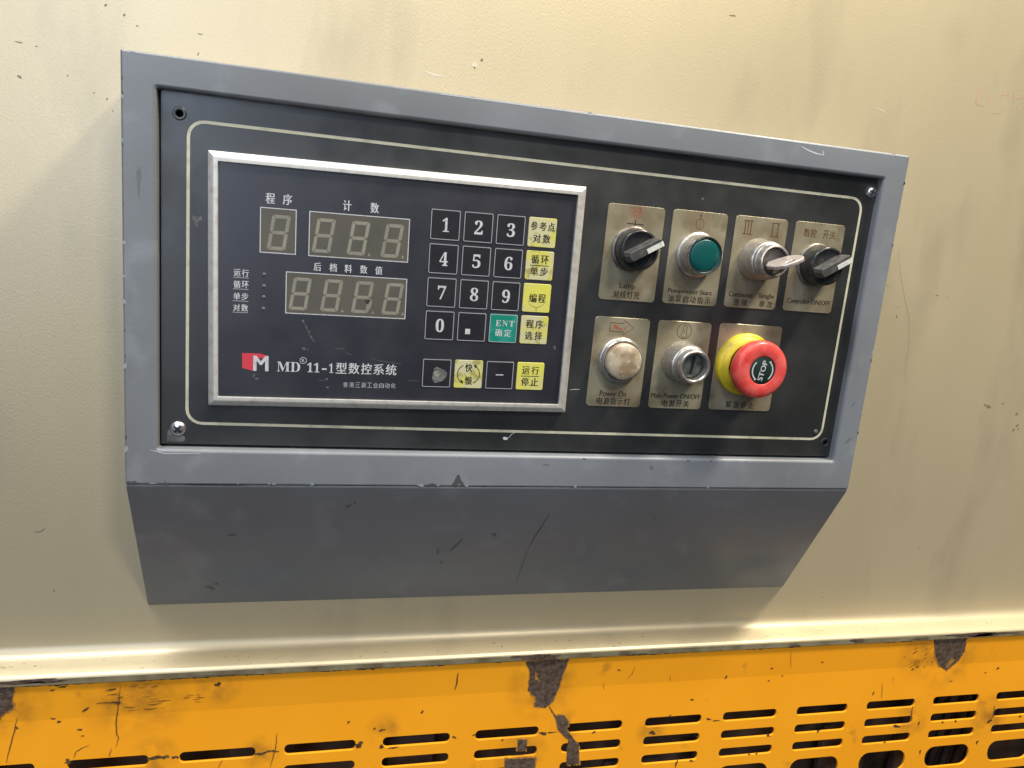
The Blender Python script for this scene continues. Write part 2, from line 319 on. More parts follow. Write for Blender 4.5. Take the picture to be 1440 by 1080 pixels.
wmarks('pink_scribble', 'wallpink', lambda bm: [ribbon(bm, p, w, WF, True) for p, w in (([(494, -149), (489.6, -143), (486.2, -137), (485.8, -133), (488.6, -131.2), (493.6, -131.2)], 1.1), ([(498.6, -140.4), (497.6, -136.6), (496.6, -133)], .8), ([(509.4, -145.6), (508.8, -141.6), (508.2, -138.6)], .9), ([(509, -141), (512.4, -141.4), (516, -142.6)], .8), ([(519.5, -144.8), (521, -140.6), (522.8, -137.4)], .8), ([(523.5, -140.6), (527, -141.6), (531, -142.6), (536, -143)], .8), ([(512.6, -133), (512.2, -130), (509.4, -127.4), (504, -127)], .6), ([(525, -134.6), (526.6, -132), (527, -129.4)], .6))])
wmarks('faint_scratch', 'wallfaint', lambda bm: [ribbon(bm, [(440.6, -14), (447, 4), (455, 22), (463, 38), (468, 62), (470, 90)], 0.6, WF, True), ribbon(bm, [(428, 12), (440, 14)], 0.4, WF, True)])
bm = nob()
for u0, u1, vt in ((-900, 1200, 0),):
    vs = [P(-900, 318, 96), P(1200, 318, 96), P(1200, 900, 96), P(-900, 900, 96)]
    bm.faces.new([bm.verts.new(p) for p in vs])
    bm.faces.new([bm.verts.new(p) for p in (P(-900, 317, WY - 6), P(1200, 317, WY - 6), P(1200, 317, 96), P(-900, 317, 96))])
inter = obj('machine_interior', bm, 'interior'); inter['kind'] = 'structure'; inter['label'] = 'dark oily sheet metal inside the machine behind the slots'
bm = nob()
for k in range(7):
    u = 560 + 15 * k
    a = [P(u + 3.5 * math.cos(q * math.pi / 6), 560, 74 + 3.5 * math.sin(q * math.pi / 6)) for q in range(12)]; b = [p + Vector((0.028, 0, 0.18)) for p in a]
    loops(bm, [a, b], True, True)
o = obj('spring_rod', bm, 'intsteel', inter, 40)
for u0, u1, v0, v1, y in ((470, 520, 425, 520, 70), (340, 365, 430, 520, 76), (250, 300, 440, 520, 66), (62, 100, 405, 520, 72), (-60, -25, 380, 520, 80), (545, 562, 425, 520, 60)):
    bm = nob(); slab(bm, u0, v0, u1, v1, y + 6, y, 2, 1); obj('bracket', bm, 'bracket', inter, 30)

# ------------------------------------------------------------------ slotted guard
GY, FOLD = 38.0, 346.0
def gy(v): return GY if v < FOLD else GY - 0.07 * (v - FOLD)
guard = thing('slotted_guard', 'orange yellow painted slotted sheet guard with chipped paint below the metal ledge', 'guard', (0.2, GY / 1000, -0.56))
holes = []
PITCH, L0 = 70.7, -158.5
for i in range(-6, 17):
    u = L0 + PITCH * i
    for v in (380.6, 397.1, 413.4): holes.append(rr(u, v - 4.3, u + 51.3, v + 4.3, 3.6, 4))
    holes.append(rr(u, 425.5, u + 49.5, 446.5, 9.5, 5))
    for v in (458.5, 475, 491.5, 508): holes.append(rr(u, v - 4.3, u + 51.3, v + 4.3, 3.6, 4))
outer = [(-700 + 20 * i, 313) for i in range(91)] + [(1100, 346), (1100, 560), (-700, 560), (-700, 346)]
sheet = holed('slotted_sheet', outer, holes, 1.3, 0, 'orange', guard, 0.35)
bm = bmesh.new(); bm.from_mesh(sheet.data)
geom = bm.verts[:] + bm.edges[:] + bm.faces[:]
bmesh.ops.bisect_plane(bm, geom=geom, plane_co=(0, 0, -FOLD / 1000 - ORG.z), plane_no=(0, 0, 1))
for v in bm.verts: v.co.y += gy(-(v.co.z + ORG.z) * 1000) / 1000
bm.to_mesh(sheet.data); bm.free()
GF = lambda u, v: gy(v) - 0.62
g5 = []
def chip(name, m, fn): return flatobj(name, m, guard, fn)
def px(x_, y_, v_off=0): # photo pixel -> guard surface
    r0 = Vector((x_ - 720, y_ - 540, 1057.19))
    d = Vector((0.96912875 * r0.x + 0.04012032 * r0.y + 0.24326903 * r0.z, -0.08941617 * r0.x + 0.97669166 * r0.y + 0.19513624 * r0.z, -0.2297699 * r0.x - 0.21086432 * r0.y + 0.95012737 * r0.z))
    y = GY
    for _ in range(6):
        t = (465 + y) / d.z; y = gy(d.y * t)
    return (d.x * t, d.y * t)
Z3 = lambda a, c: px(a / 3, 880 + c / 3)
Z4 = lambda a, c: px(480 + a / 3, 880 + c / 3)
Z5 = lambda a, c: px(960 + a / 3, 860 + c / 3)
def big(pts, step=1.1, amp=0.6):
    cu, cv = sum(p[0] for p in pts) / len(pts), sum(p[1] for p in pts) / len(pts)
    rim_ = [(cu + (u - cu) * 1.0 + math.copysign(.8, u - cu), cv + (v - cv) + math.copysign(.8, v - cv)) for u, v in pts]
    chip('chip_edge', 'primer', lambda bm: poly(bm, rough_poly(rim_, 1.0, 0.75), lambda u, v: gy(v) - 0.46))
    return lambda bm: poly(bm, rough_poly(pts, step, amp), GF)
chip('paint_chip', 'rust', big([Z4(780, 150), Z4(960, 140), Z4(935, 200), Z4(915, 262), Z4(890, 318), Z4(860, 342), Z4(815, 338), Z4(820, 300), Z4(788, 270), Z4(798, 200)]))
chip('paint_chip', 'rust', big([Z4(876, 338), Z4(905, 378), Z4(940, 376), Z4(958, 405), Z4(952, 440), Z4(975, 470), Z4(1000, 500), Z4(1003, 580), Z4(948, 585), Z4(950, 520), Z4(958, 480), Z4(915, 440), Z4(905, 395)], 1.6, 0.35))
chip('paint_chip', 'rust', big([Z4(745, 478), Z4(782, 478), Z4(780, 522), Z4(742, 524)], 1.6, 0.3))
chip('paint_chip', 'rust', big([Z4(690, 560), Z4(770, 556), Z4(818, 558), Z4(815, 620), Z4(690, 620)], 1.6, 0.35))
chip('paint_chip', 'rust', big([Z5(1060, 120), Z5(1195, 112), Z5(1188, 165), Z5(1160, 205), Z5(1110, 246), Z5(1082, 228), Z5(1064, 185)]))
chip('paint_chip', 'rust', big([Z3(-80, 250), Z3(62, 258), Z3(52, 310), Z3(58, 345), Z3(10, 372), Z3(0, 400), Z3(-80, 440)]))
def cracks(bm):
    for pts, w in (([Z3(508, 252), Z3(500, 325), Z3(492, 400), Z3(492, 450), Z3(500, 470), Z3(490, 510)], 0.7), ([Z3(75, 385), Z3(62, 440), Z3(45, 510), Z3(28, 575)], 0.7), ([Z3(375, 342), Z3(348, 360)], 1.6), ([Z3(1170, 450), Z3(1162, 520), Z3(1140, 598)], 0.6),
                   ([Z3(315, 555), Z3(320, 530), Z3(350, 512), Z3(380, 500)], 0.6), ([Z4(492, 195), Z4(488, 235), Z4(478, 268)], 1.1), ([Z4(1240, 170), Z4(1225, 200), Z4(1205, 225)], 0.4), ([Z5(840, 300), Z5(838, 365)], 0.5), ([Z5(806, 335), Z5(800, 350)], 1.4),
                   ([Z3(470, 515), Z3(462, 550)], 0.5), ([Z3(940, 560), Z3(920, 598)], 0.5), ([Z5(968, 395), Z5(962, 440), Z5(955, 468)], 1.2), ([Z5(1315, 395), Z5(1308, 440), Z5(1280, 470)], 1.2), ([Z4(1105, 240), Z4(1106, 268)], 0.4), ([Z4(1385, 205), Z4(1386, 235)], 0.4), ([Z5(455, 165), Z5(455, 235)], 0.4)):
        pp = []
        for a, b in zip(pts, pts[1:]):
            for k in range(4): pp.append((a[0] + (b[0] - a[0]) * k / 4 + random.uniform(-.25, .25), a[1] + (b[1] - a[1]) * k / 4))
        ribbon(bm, pp + [pts[-1]], w, GF, True)
chip('paint_crack', 'crack', cracks)
def sp(p, r): return (p[0] / 1000 - ORG.x, -p[1] / 1000 - ORG.z, r / 1000)
stain(M['orange'], [sp(Z4(860, 240), 34), sp(Z4(950, 420), 16), sp(Z4(760, 540), 24), sp(Z5(1120, 170), 40), sp(Z5(1000, 190), 26), sp(Z3(540, 300), 34), sp(Z3(660, 310), 26), sp(Z3(30, 320), 30), sp(Z3(920, 250), 18), sp(Z4(180, 440), 16), sp(Z5(960, 450), 22), sp(Z5(1290, 440), 24), sp(Z3(650, 552), 18), sp(Z3(1100, 535), 16), sp(Z4(1310, 450), 16)], (0.40, 0.17, 0.02))
def spots(bm):
    for p, a, b in ((Z3(498, 325), 1.3, 1.3), (Z3(225, 390), 1.2, 0.7), (Z3(250, 403), 1.5, 0.6), (Z3(338, 436), 1.4, 0.7), (Z3(350, 462), 0.8, 0.5), (Z3(222, 270), 1.3, 0.6), (Z3(265, 256), 2.2, 0.7), (Z3(70, 428), 1.3, 0.8), (Z3(920, 245), 2.2, 1.4), (Z4(340, 362), 1.1, 1.1), (Z4(30, 405), 0.8, 1.0), (Z4(172, 438), 2.0, 1.0), (Z4(140, 432), 0.8, 0.8),
                    (Z5(182, 275), 1.1, 1.3), (Z5(375, 238), 1, 0.8), (Z5(362, 290), 0.8, 0.7), (Z5(1328, 238), 1.3, 1.1), (Z5(1276, 256), 0.8, 0.7), (Z5(968, 242), 1, 1), (Z5(38, 370), 1.2, 1), (Z4(1170, 185), 1.2, 0.7), (Z5(588, 212), 0.8, 0.8), (Z5(1130, 292), 1.3, 0.6), (Z5(420, 270), 0.7, 0.6),
                    (Z3(650, 555), 4.5, 1.1), (Z3(690, 552), 3.6, 1.5), (Z3(1100, 537), 3.2, 1.2), (Z3(1150, 527), 3.6, 0.9), (Z3(740, 552), 2, 1.2), (Z3(288, 572), 2, 1.6), (Z4(75, 500), 2.6, 2.2), (Z4(170, 508), 2, 1.3), (Z4(220, 512), 3.5, 0.7), (Z4(850, 452), 2.6, 1.5), (Z4(885, 448), 3.2, 0.6), (Z4(475, 468), 1.8, 0.7), (Z4(560, 458), 1.8, 0.5),
                    (Z4(1065, 447), 1.6, 0.9), (Z4(680, 480), 1.2, 0.6), (Z4(1310, 450), 2.6, 1.8), (Z4(1385, 380), 1.4, 0.8), (Z4(1412, 580), 1, 3), (Z5(570, 502), 1.6, 1.1), (Z5(360, 520), 1.8, 1), (Z5(140, 458), 2.6, 0.6), (Z5(108, 452), 2.2, 0.8), (Z5(900, 482), 4.2, 1.1), (Z5(1150, 460), 0.9, 1.5), (Z5(1095, 465), 1.5, 0.9), (Z5(850, 548), 1.4, 0.9), (Z5(1292, 462), 2.2, 1.2), (Z5(1422, 440), 1, 1.2), (Z5(35, 628), 1.8, 1), (Z5(280, 600), 1.4, 0.5), (Z5(310, 598), 1.2, 0.6), (Z5(1000, 590), 0.9, 2.0), (Z5(995, 470), 0.8, 1.8), (Z5(1240, 550), 1.2, 1.6)):
        blob(bm, p[0], p[1], a, b, lambda u, v: gy(v) - 0.55, 0.6, 16, random.uniform(-.3, .3))
chip('rust_spot', 'grime', spots)
def scuffs(bm):
    for k in range(22):
        a = Z3(random.uniform(400, 680), random.uniform(255, 355)); l = random.uniform(2, 9)
        if abs(a[0] - Z3(540, 300)[0]) > 26: continue
        ribbon(bm, [(a[0], a[1]), (a[0] + l * .5, a[1] + random.uniform(-.5, .5)), (a[0] + l, a[1] + random.uniform(-1, .5))], random.uniform(.3, .8), GF, True)
    for k in range(20):
        a = Z5(random.uniform(920, 1050), random.uniform(155, 240)); l = random.uniform(1, 4)
        ribbon(bm, [(a[0], a[1]), (a[0] + l * .5, a[1] - l * .4), (a[0] + l, a[1] - l * .7)], random.uniform(.3, .8), GF, True)
    for k in range(8):
        a = Z3(random.uniform(770, 880), random.uniform(285, 320)); l = random.uniform(2, 6)
        ribbon(bm, [(a[0], a[1]), (a[0] + l * .5, a[1]), (a[0] + l, a[1] + .4)], .4, GF, True)
chip('scuff_mark', 'crack', scuffs)
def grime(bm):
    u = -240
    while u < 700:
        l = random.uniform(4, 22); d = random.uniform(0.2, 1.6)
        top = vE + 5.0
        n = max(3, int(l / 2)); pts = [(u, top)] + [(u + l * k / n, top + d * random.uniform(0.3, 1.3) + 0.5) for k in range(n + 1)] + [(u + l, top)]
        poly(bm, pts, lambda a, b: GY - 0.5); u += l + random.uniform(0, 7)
chip('grime_line', 'grime', grime)
LIP = yE - 0.16
ORG = Vector((0, 0, 0))
flatobj('lip_shade_strip', 'lipshade', wall, lambda bm: ribbon(bm, [(-880 + 40 * i, vE + 2.9 + random.uniform(-.1, .1)) for i in range(51)], 4.2, yE - 0.08))  # strip paints the shaded front face of the lip darker than the sheet
flatobj('lip_chip', 'rust', wall, lambda bm: [blob(bm, u, vE + v, a, b, LIP, 0.4, 24) for u, v, a, b in ((168, 2.4, 20, 2.2), (-182, 1.8, 18, 1.6), (-168, 2.6, 9, 1.2), (455, 2.2, 8, 1.6), (578, 1.9, 30, 1.8), (600, 2.4, 22, 1.7), (395, 4, 6, .8), (520, 3.6, 9, .9), (250, 4.2, 10, .6), (40, 4.4, 8, .5), (-60, 4.3, 12, .5))])

# ------------------------------------------------------------------ control box
U0, U1, V0, V1 = -112.0, 388.2, -77.6, 166.2        # front face
O0, O1, Q0, Q1 = -94.0, 370.4, -60.2, 143.9         # opening
FY = 6.0                                            # fascia depth
box = thing('control_box', 'blue grey sheet metal control box with black operator panel on the machine front', 'control box', (0.138, WY / 1000, -0.2745))
bm = nob()
def ring4(a, b, c, d, y): return [P(a, b, y), P(c, b, y), P(c, d, y), P(a, d, y)]
def rro(a, b, c, d, y, r): return [P(*p, y) for p in rr(a, b, c, d, r, 4)]
# front frame with folded-in opening edge and outer sides running back to the machine front
loops(bm, [rro(U0, V0, U1, V1, WY - 0.2, 0.8), rro(U0, V0, U1, V1, 1.4, 0.8), rro(U0 + .4, V0 + .4, U1 - .4, V1 - .4, 0.4, 0.8), rro(U0 + 1.4, V0 + 1.4, U1 - 1.4, V1 - 1.4, 0, 0.8),
           rro(O0 - 2.2, Q0 - 2.2, O1 + 2.2, Q1 + 2.2, 0, 2.6), rro(O0 - 1.1, Q0 - 1.1, O1 + 1.1, Q1 + 1.1, 0.3, 1.9), rro(O0 - .3, Q0 - .3, O1 + .3, Q1 + .3, 1.1, 1.4), rro(O0, Q0, O1, Q1, 2.2, 1.2), rro(O0, Q0, O1, Q1, FY + 9, 1.2)])
frame = obj('front_frame', bm, 'grey', box, 60)
wn = frame.modifiers.new('normals', 'WEIGHTED_NORMAL'); wn.keep_sharp = True; wn.weight = 100
bm = nob()
top = [(V1 - 0.6, 1.2), (V1 + 0.8, 0.9), (V1 + 2.2, 1.3)]
A = [P(U0 + .3, v, y) for v, y in ((V1 + .15, 1.0), (V1 + 1.2, 0.75), (273.4, WY - 1.2), (274.4, WY - .2), (V1 + .15, WY - .2))]
B = [P(U1 - .3, v, y) for v, y in ((V1 + .15, 1.0), (V1 + 1.2, 0.75), (273.4, WY - 1.2), (274.4, WY - .2), (V1 + .15, WY - .2))]
loops(bm, [A, B], True, True)
slant = obj('slanted_panel', bm, 'grey', box, 20)
bv = slant.modifiers.new('edge', 'BEVEL'); bv.width = 0.0009; bv.segments = 2; bv.limit_method = 'ANGLE'; bv.angle_limit = math.radians(40)
SL = lambda u, v: 0.75 + (v - V1 - 1.2) / (273.4 - V1 - 1.2) * (WY - 1.95) - 0.12
flatobj('paint_chip', 'scuff', frame, lambda bm: [poly(bm, rough_poly(p, 1.2, .35), -0.06) for p in ([(84, 165.6), (86.2, 161.5), (87.6, 158.0), (89.2, 157.6), (90.4, 160.5), (93.5, 165.6), (91, 165.8), (89.4, 163.4), (88, 165.8)], [(68, 165.8), (70, 163.9), (73.5, 163.8), (76, 165.8)], [(-111, 165.9), (-110, 164.2), (-106.5, 163.9), (-104, 165.6)], [(-92, 166), (-90, 164.6), (-87.5, 166)], [(-82, 165.9), (-70, 165.2), (-62, 165.5), (-54, 164.9), (-46, 165.4), (-40, 165.9)], [(-32, 165.9), (-29, 165.2), (-26, 165.9)], [(-10, 165.9), (-6, 164.8), (-2, 165.9)])])
flatobj('smear_mark', 'softscuff', frame, lambda bm: [poly(bm, rough_poly([(-104.4, -15), (-102.6, -18), (-101.8, -13), (-102.6, -8), (-103, 0), (-103.6, -6)], 2, .25), -0.06), blob(bm, 148, 150, 2, .5, -0.06, .4), blob(bm, 380, 128, .8, 3, -0.06, .4, 14, .9), blob(bm, 379, 100, .6, 2.2, -0.06, .4, 14, .7), blob(bm, 225, 151, 1.4, 1.4, -0.06, .5)])
flatobj('white_scratch', 'lightscr', frame, lambda bm: [ribbon(bm, [(302.5, -74), (309, -72), (315, -70.8), (320, -70.5)], .9, -0.06, True), ribbon(bm, [(319, -73), (320.3, -70.4)], .6, -0.06), ribbon(bm, [(-98, 144.6), (-90, 146.6), (-70, 146.2)], .5, -.06, True), ribbon(bm, [(60, -76.5), (150, -76.4), (240, -76.5), (310, -76.4), (386, -76.5)], .55, -.06)])
flatobj('long_scratch', 'scuff', slant, lambda bm: [ribbon(bm, [(158, 190), (155.6, 200), (152.6, 212), (150.8, 222)], .9, SL, True), ribbon(bm, [(150.8, 222), (149.6, 240), (149, 262)], .55, SL, True)])
flatobj('scuff_mark', 'slantscuff', slant, lambda bm: [blob(bm, u, v, a, b, SL, .55, 16, r) for u, v, a, b, r in ((19, 183, 2.6, 1.2, -.6), (23, 180, 1.2, .8, -.5), (-54, 208, 3, 1, -.1), (-70, 258, 3.4, 1.4, .3), (-66, 254, 1.6, .9, .2), (88, 237, 1.2, 1.2, 0), (96, 220, 1.2, 6, .5), (122, 210, 3, 1, .7), (84, 226, .8, 3, 0), (240, 195, 2, .5, .3))])
def edge_chips(bm, n, lo, hi):
    for k in range(n):
        side = random.choice('LLTRBBO'); a, b = random.uniform(lo, hi), random.uniform(lo * .5, hi * .45)
        if side == 'L': blob(bm, U0 + 1.0, random.uniform(V0 + 5, V1 - 4), b, a, -.05, .5, 10)
        elif side == 'R': blob(bm, U1 - 1.0, random.uniform(V0 + 5, V1 - 4), b, a, -.05, .5, 10)
        elif side == 'T': blob(bm, random.uniform(U0 + 5, U1 - 5), V0 + 1.0, a, b, -.05, .5, 10)
        elif side == 'B': blob(bm, random.uniform(U0 + 5, U1 - 5), V1 - .9, a, b, -.05, .5, 10)
        else: blob(bm, random.uniform(O0, O1), Q1 + 1.6, a, b, -.05, .5, 10)
flatobj('edge_chip', 'scuff', frame, lambda bm: edge_chips(bm, 26, .4, 1.5))
flatobj('edge_wear', 'lightwear', frame, lambda bm: edge_chips(bm, 30, .5, 2.4))
# fascia: black sheet with real screw holes and the controller cut-out left closed behind the unit
F0, F1, G0, G1 = -92.9, 376, -66, 141.9
hole = lambda cu, cv, r: [(cu + r * math.cos(2 * math.pi * k / 18), cv + r * math.sin(2 * math.pi * k / 18)) for k in range(18)]
fascia = holed('fascia', [(F0, G0), (F1, G0), (F1, G1), (F0, G1)], [hole(-83.4, -48.8, 2.2), hole(365.2, 131.6, 2.2)], FY + 1.8, FY, 'fascia', box, 0.25)
for v in fascia.data.vertices: pass
FF = FY - 0.25
flatobj('border_line', 'cream', fascia, lambda bm: rim(bm, -79.6, -46.6, 361.6, 129.8, 1.75, FF - .06, 9.5))
for cu, cv in ((-83.4, -48.8), (365.2, 131.6)):
    bm = nob(); lathe(bm, cu, cv, [(2.3, FF + .3), (2.3, FF - .15), (2.9, FF - .28), (3.6, FF - .12), (3.9, FF + .1)], 28, False); obj('hole_rim', bm, 'fascia', fascia, 60)
flatobj('peeled_corner', 'fadedgrey', fascia, lambda bm: [poly(bm, rough_poly([(-89.6, 133.4), (-86.8, 133.2), (-84, 136.5), (-80.2, 137.2), (-79.6, 139.2), (-80.6, 140.6), (-90, 140.6)], 2.4, .25), FF - .05)])
flatobj('surface_speck', 'lightscr', fascia, lambda bm: [poly(bm, rough_poly([(117.6, 133.4), (119, 132.6), (120.6, 133.6), (121.4, 133), (121, 134.6), (118.4, 135)], .8, .25), FF - .05), ribbon(bm, [(121.6, 133.6), (123.4, 131), (125.6, 129.6)], .4, FF - .05, True), ribbon(bm, [(161, 99), (164, 98.6), (168, 98.4)], .4, FF - .05, True)])
flatobj('soft_smudge', 'fadedgrey', fascia, lambda bm: [blob(bm, -74.6, 9, 1.6, 2.6, FF - .05, .6), blob(bm, -72.2, 7.4, .9, 1.4, FF - .05, .6), blob(bm, 239, -34, .8, .8, FF - .05, .3)])
bm = nob(); lathe(bm, 355.4, 123.2, [(1.7, FF), (1.6, FF - .5), (.9, FF - .8), (.2, FF - .85)], 20); obj('rivet', bm, 'fadedgrey', fascia, 50)
def screw(cu, cv, r, ang):
    bm = nob(); lathe(bm, cu, cv, [(r, FF), (r, FF - .5), (r * .93, FF - 1.2), (r * .7, FF - 2.0), (r * .4, FF - 2.4), (r * .12, FF - 2.5)], 36)
    s = obj('screw', bm, 'screw', box, 60)
    bm = nob(); PR = [(0, 2.5), (.12, 2.5), (.4, 2.4), (.7, 2.0), (.93, 1.2), (1, .5)]
    def dome(t):
        for (a0, h0), (a1, h1) in zip(PR, PR[1:]):
            if t <= a1: return h0 + (h1 - h0) * (t - a0) / (a1 - a0)
        return .5
    for n_, a in enumerate((ang, ang + math.pi / 2)):
        c, d = math.cos(a), math.sin(a); cols = []
        for t in (-.62, -.4, -.2, -.12, 0, .12, .2, .4, .62):
            w = r * (.13 if abs(t) > .2 else .17); y = FF - dome(abs(t)) - .09 - .01 * n_
            cols.append([bm.verts.new(P(cu + t * r * c - q_ * d, cv + t * r * d + q_ * c, y)) for q_ in (-w, w)])
        for e0, e1 in zip(cols, cols[1:]): bm.faces.new((e0[0], e1[0], e1[1], e0[1]))
    obj('cross_recess', bm, 'dark', s)
screw(-83.6, 132.4, 4.5, .75); screw(366.0, -51.0, 3.9, .35)

# legend plates -------------------------------------------------------------
PF = FF - .45                       # plate front
def plate(u0, v0, u1, v1, label):
    bm = nob(); slab(bm, u0, v0, u1, v1, FF + .1, PF, 2.6, .15); o = obj('legend_plate', bm, 'plate', box, 30); o['label'] = label; return o
def on(pl, name, m, fn): return flatobj(name, m, pl, fn)
PT = PF - .05
def en_cn(bm, en, e, cn, c, w):
    if en: text(bm, en, *e, PT, .24)
    if cn: chars(bm, cn, spread(cn, c[0], c[2], w), c[1], c[3], w, PT, .26)
p_lamp = plate(173.6, -25.2, 213.5, 36.8, 'legend plate marked Lamp with red lamp symbol')
on(p_lamp, 'lettering', 'print', lambda bm: en_cn(bm, 'Lamp', (187.4, 25.2, 198.6, 29.8), '对线灯光', (183.6, 30.4, 202.6, 35.2), 4.3))
on(p_lamp, 'lamp_symbol', 'printred', lambda bm: [ribbon(bm, [(189.4, -21.6), (197.8, -21.6)], .5, PT), ribbon(bm, arc(193.6, -21.5, 2.6, 0, 180, 10), .5, PT), ribbon(bm, [(191.4, -24.9), (191.6, -21.6)], .45, PT), ribbon(bm, [(195.9, -24.9), (195.7, -21.6)], .45, PT), ribbon(bm, [(190.4, -23.4), (196.9, -23.4)], .45, PT)] + [ribbon(bm, [(193.6 + 3.2 * math.cos(math.radians(a)), -21.3 + 3 * math.sin(math.radians(a))), (193.6 + 5 * math.cos(math.radians(a)), -21.3 + 4.4 * math.sin(math.radians(a)))], .45, PT) for a in (10, 40, 65, 90, 115, 140, 170)])
on(p_lamp, 'position_cross', 'print', lambda bm: [ribbon(bm, [(187.7, -13.4), (199.2, -13.4)], .65, PT), ribbon(bm, [(193.2, -16), (193.4, -11.4)], .65, PT - .02)])
p_pump = plate(219.2, -25.7, 259.4, 36.4, 'legend plate for pump motor start button')
on(p_pump, 'lettering', 'print', lambda bm: en_cn(bm, 'Pumpmotor Start', (222.4, 26, 255.2, 29.9), '油泵启动指示', (223.0, 30.6, 254.8, 35.2), 4.5))
on(p_pump, 'motor_symbol', 'printbrown', lambda bm: [ribbon(bm, arc(239.4, -17.6, 2.9, 0, 360, 28, 3.3), .45, PT), ribbon(bm, [(239.3, -23.4), (239.4, -21)], .45, PT), ribbon(bm, [(239.5, -14.2), (239.5, -12.4)], .45, PT), poly(bm, [(239.3, -24.4), (240.4, -22.8), (238.3, -22.8)], PT - .02), ribbon(bm, [(239.4, -19), (239.4, -16)], .25, PT - .02), poly(bm, [(238.4, -12.6), (240.6, -12.6), (239.5, -11.6)], PT - .02)])
p_key = plate(265.3, -26.1, 305.2, 35.9, 'legend plate marked with roman numerals three and two')
def roman(bm, u0, n, wd):
    ribbon(bm, [(u0, -22.9), (u0 + wd, -23.1)], .75, PT); ribbon(bm, [(u0 - .2, -14.2), (u0 + wd - .2, -14.1)], .75, PT)
    for k in range(n): x = u0 + wd * (.2 + .6 * k / (n - 1)); ribbon(bm, [(x, -22.6), (x - .1, -14.5)], .8, PT - .02)
on(p_key, 'roman_numeral', 'printbrown', lambda bm: [roman(bm, 271.6, 3, 7.2), roman(bm, 292.4, 2, 7.0)])
on(p_key, 'lettering', 'print', lambda bm: [en_cn(bm, 'Single', (291.0, 24.8, 303.0, 29.0), '单次', (292.2, 29.9, 302.6, 34.6), 4.4), en_cn(bm, 'Continuous', (268.0, 25.0, 286.4, 28.6), '连续', (272.4, 29.9, 283.0, 34.6), 4.4)])
p_nc = plate(311.3, -26.4, 350.6, 35.6, 'legend plate with reddish characters for controller switch')
on(p_nc, 'red_lettering', 'printbrown', lambda bm: [chars(bm, '数控', (320.8, 326.0), -21.9, -16.4, 4.9, PT, .26), chars(bm, '开关', (336.0, 341.4), -21.9, -16.4, 4.9, PT, .26)])
on(p_nc, 'lettering', 'print', lambda bm: en_cn(bm, 'Controller ON/OFF', (313.8, 26.6, 348.4, 30.0), '', None, 4))
p_pow = plate(173.2, 48.2, 212.6, 109.4, 'legend plate marked Power On with red arrow')
on(p_pow, 'lettering', 'print', lambda bm: en_cn(bm, 'Power On', (182.2, 98.4, 201.6, 102.4), '电源指示灯', (180.4, 103.2, 205.0, 108.1), 4.6))
on(p_pow, 'arrow_symbol', 'printbrown', lambda bm: ribbon(bm, [(184.0, 57.7), (184.1, 52.0), (194.1, 52.0), (194.1, 50.0), (201.1, 54.7), (194.1, 59.6), (194.1, 57.7), (184.0, 57.7), (184.05, 55)], .5, PT))
on(p_pow, 'red_streak', 'printred', lambda bm: [poly(bm, rough_poly([(186, 53.4), (188.4, 53.4), (190.6, 55.0), (193.2, 55.4), (193, 56.4), (189.6, 56), (187.2, 55)], 1, .15), PT), ribbon(bm, [(194.4, 56.8), (194.6, 54.4), (195.4, 55.4), (196, 53.8), (197.6, 53.9)], .4, PT)])
p_main = plate(218.8, 48.0, 258.6, 109.4, 'legend plate marked Main Power ON OFF')
on(p_main, 'lettering', 'print', lambda bm: en_cn(bm, 'Main Power ON/OFF', (220.0, 98.6, 257.4, 102.0), '电源开关', (228.6, 103.4, 249.6, 108.0), 4.6))
on(p_main, 'key_symbol', 'printbrown', lambda bm: [ribbon(bm, arc(238.4, 54.6, 5.3, 0, 360, 36), .5, PT), ribbon(bm, arc(238.9, 52.2, 1.5, 150, 390, 14) + [(240.2, 55.4), (240.8, 57.4), (239.4, 59.0), (237.4, 59.0), (236.2, 57.4), (237, 55.4), (237.6, 52.8)], .45, PT - .02), ribbon(bm, [(238.9, 53), (238.2, 56.4)], .4, PT - .02)])
p_stop = plate(264.9, 47.3, 313.8, 109.0, 'wide legend plate behind the red emergency stop')
on(p_stop, 'lettering', 'print', lambda bm: chars(bm, '紧急停止', spread('紧急停止', 278, 300.5, 4.6), 102.4, 107.2, 4.6, PT, .26))

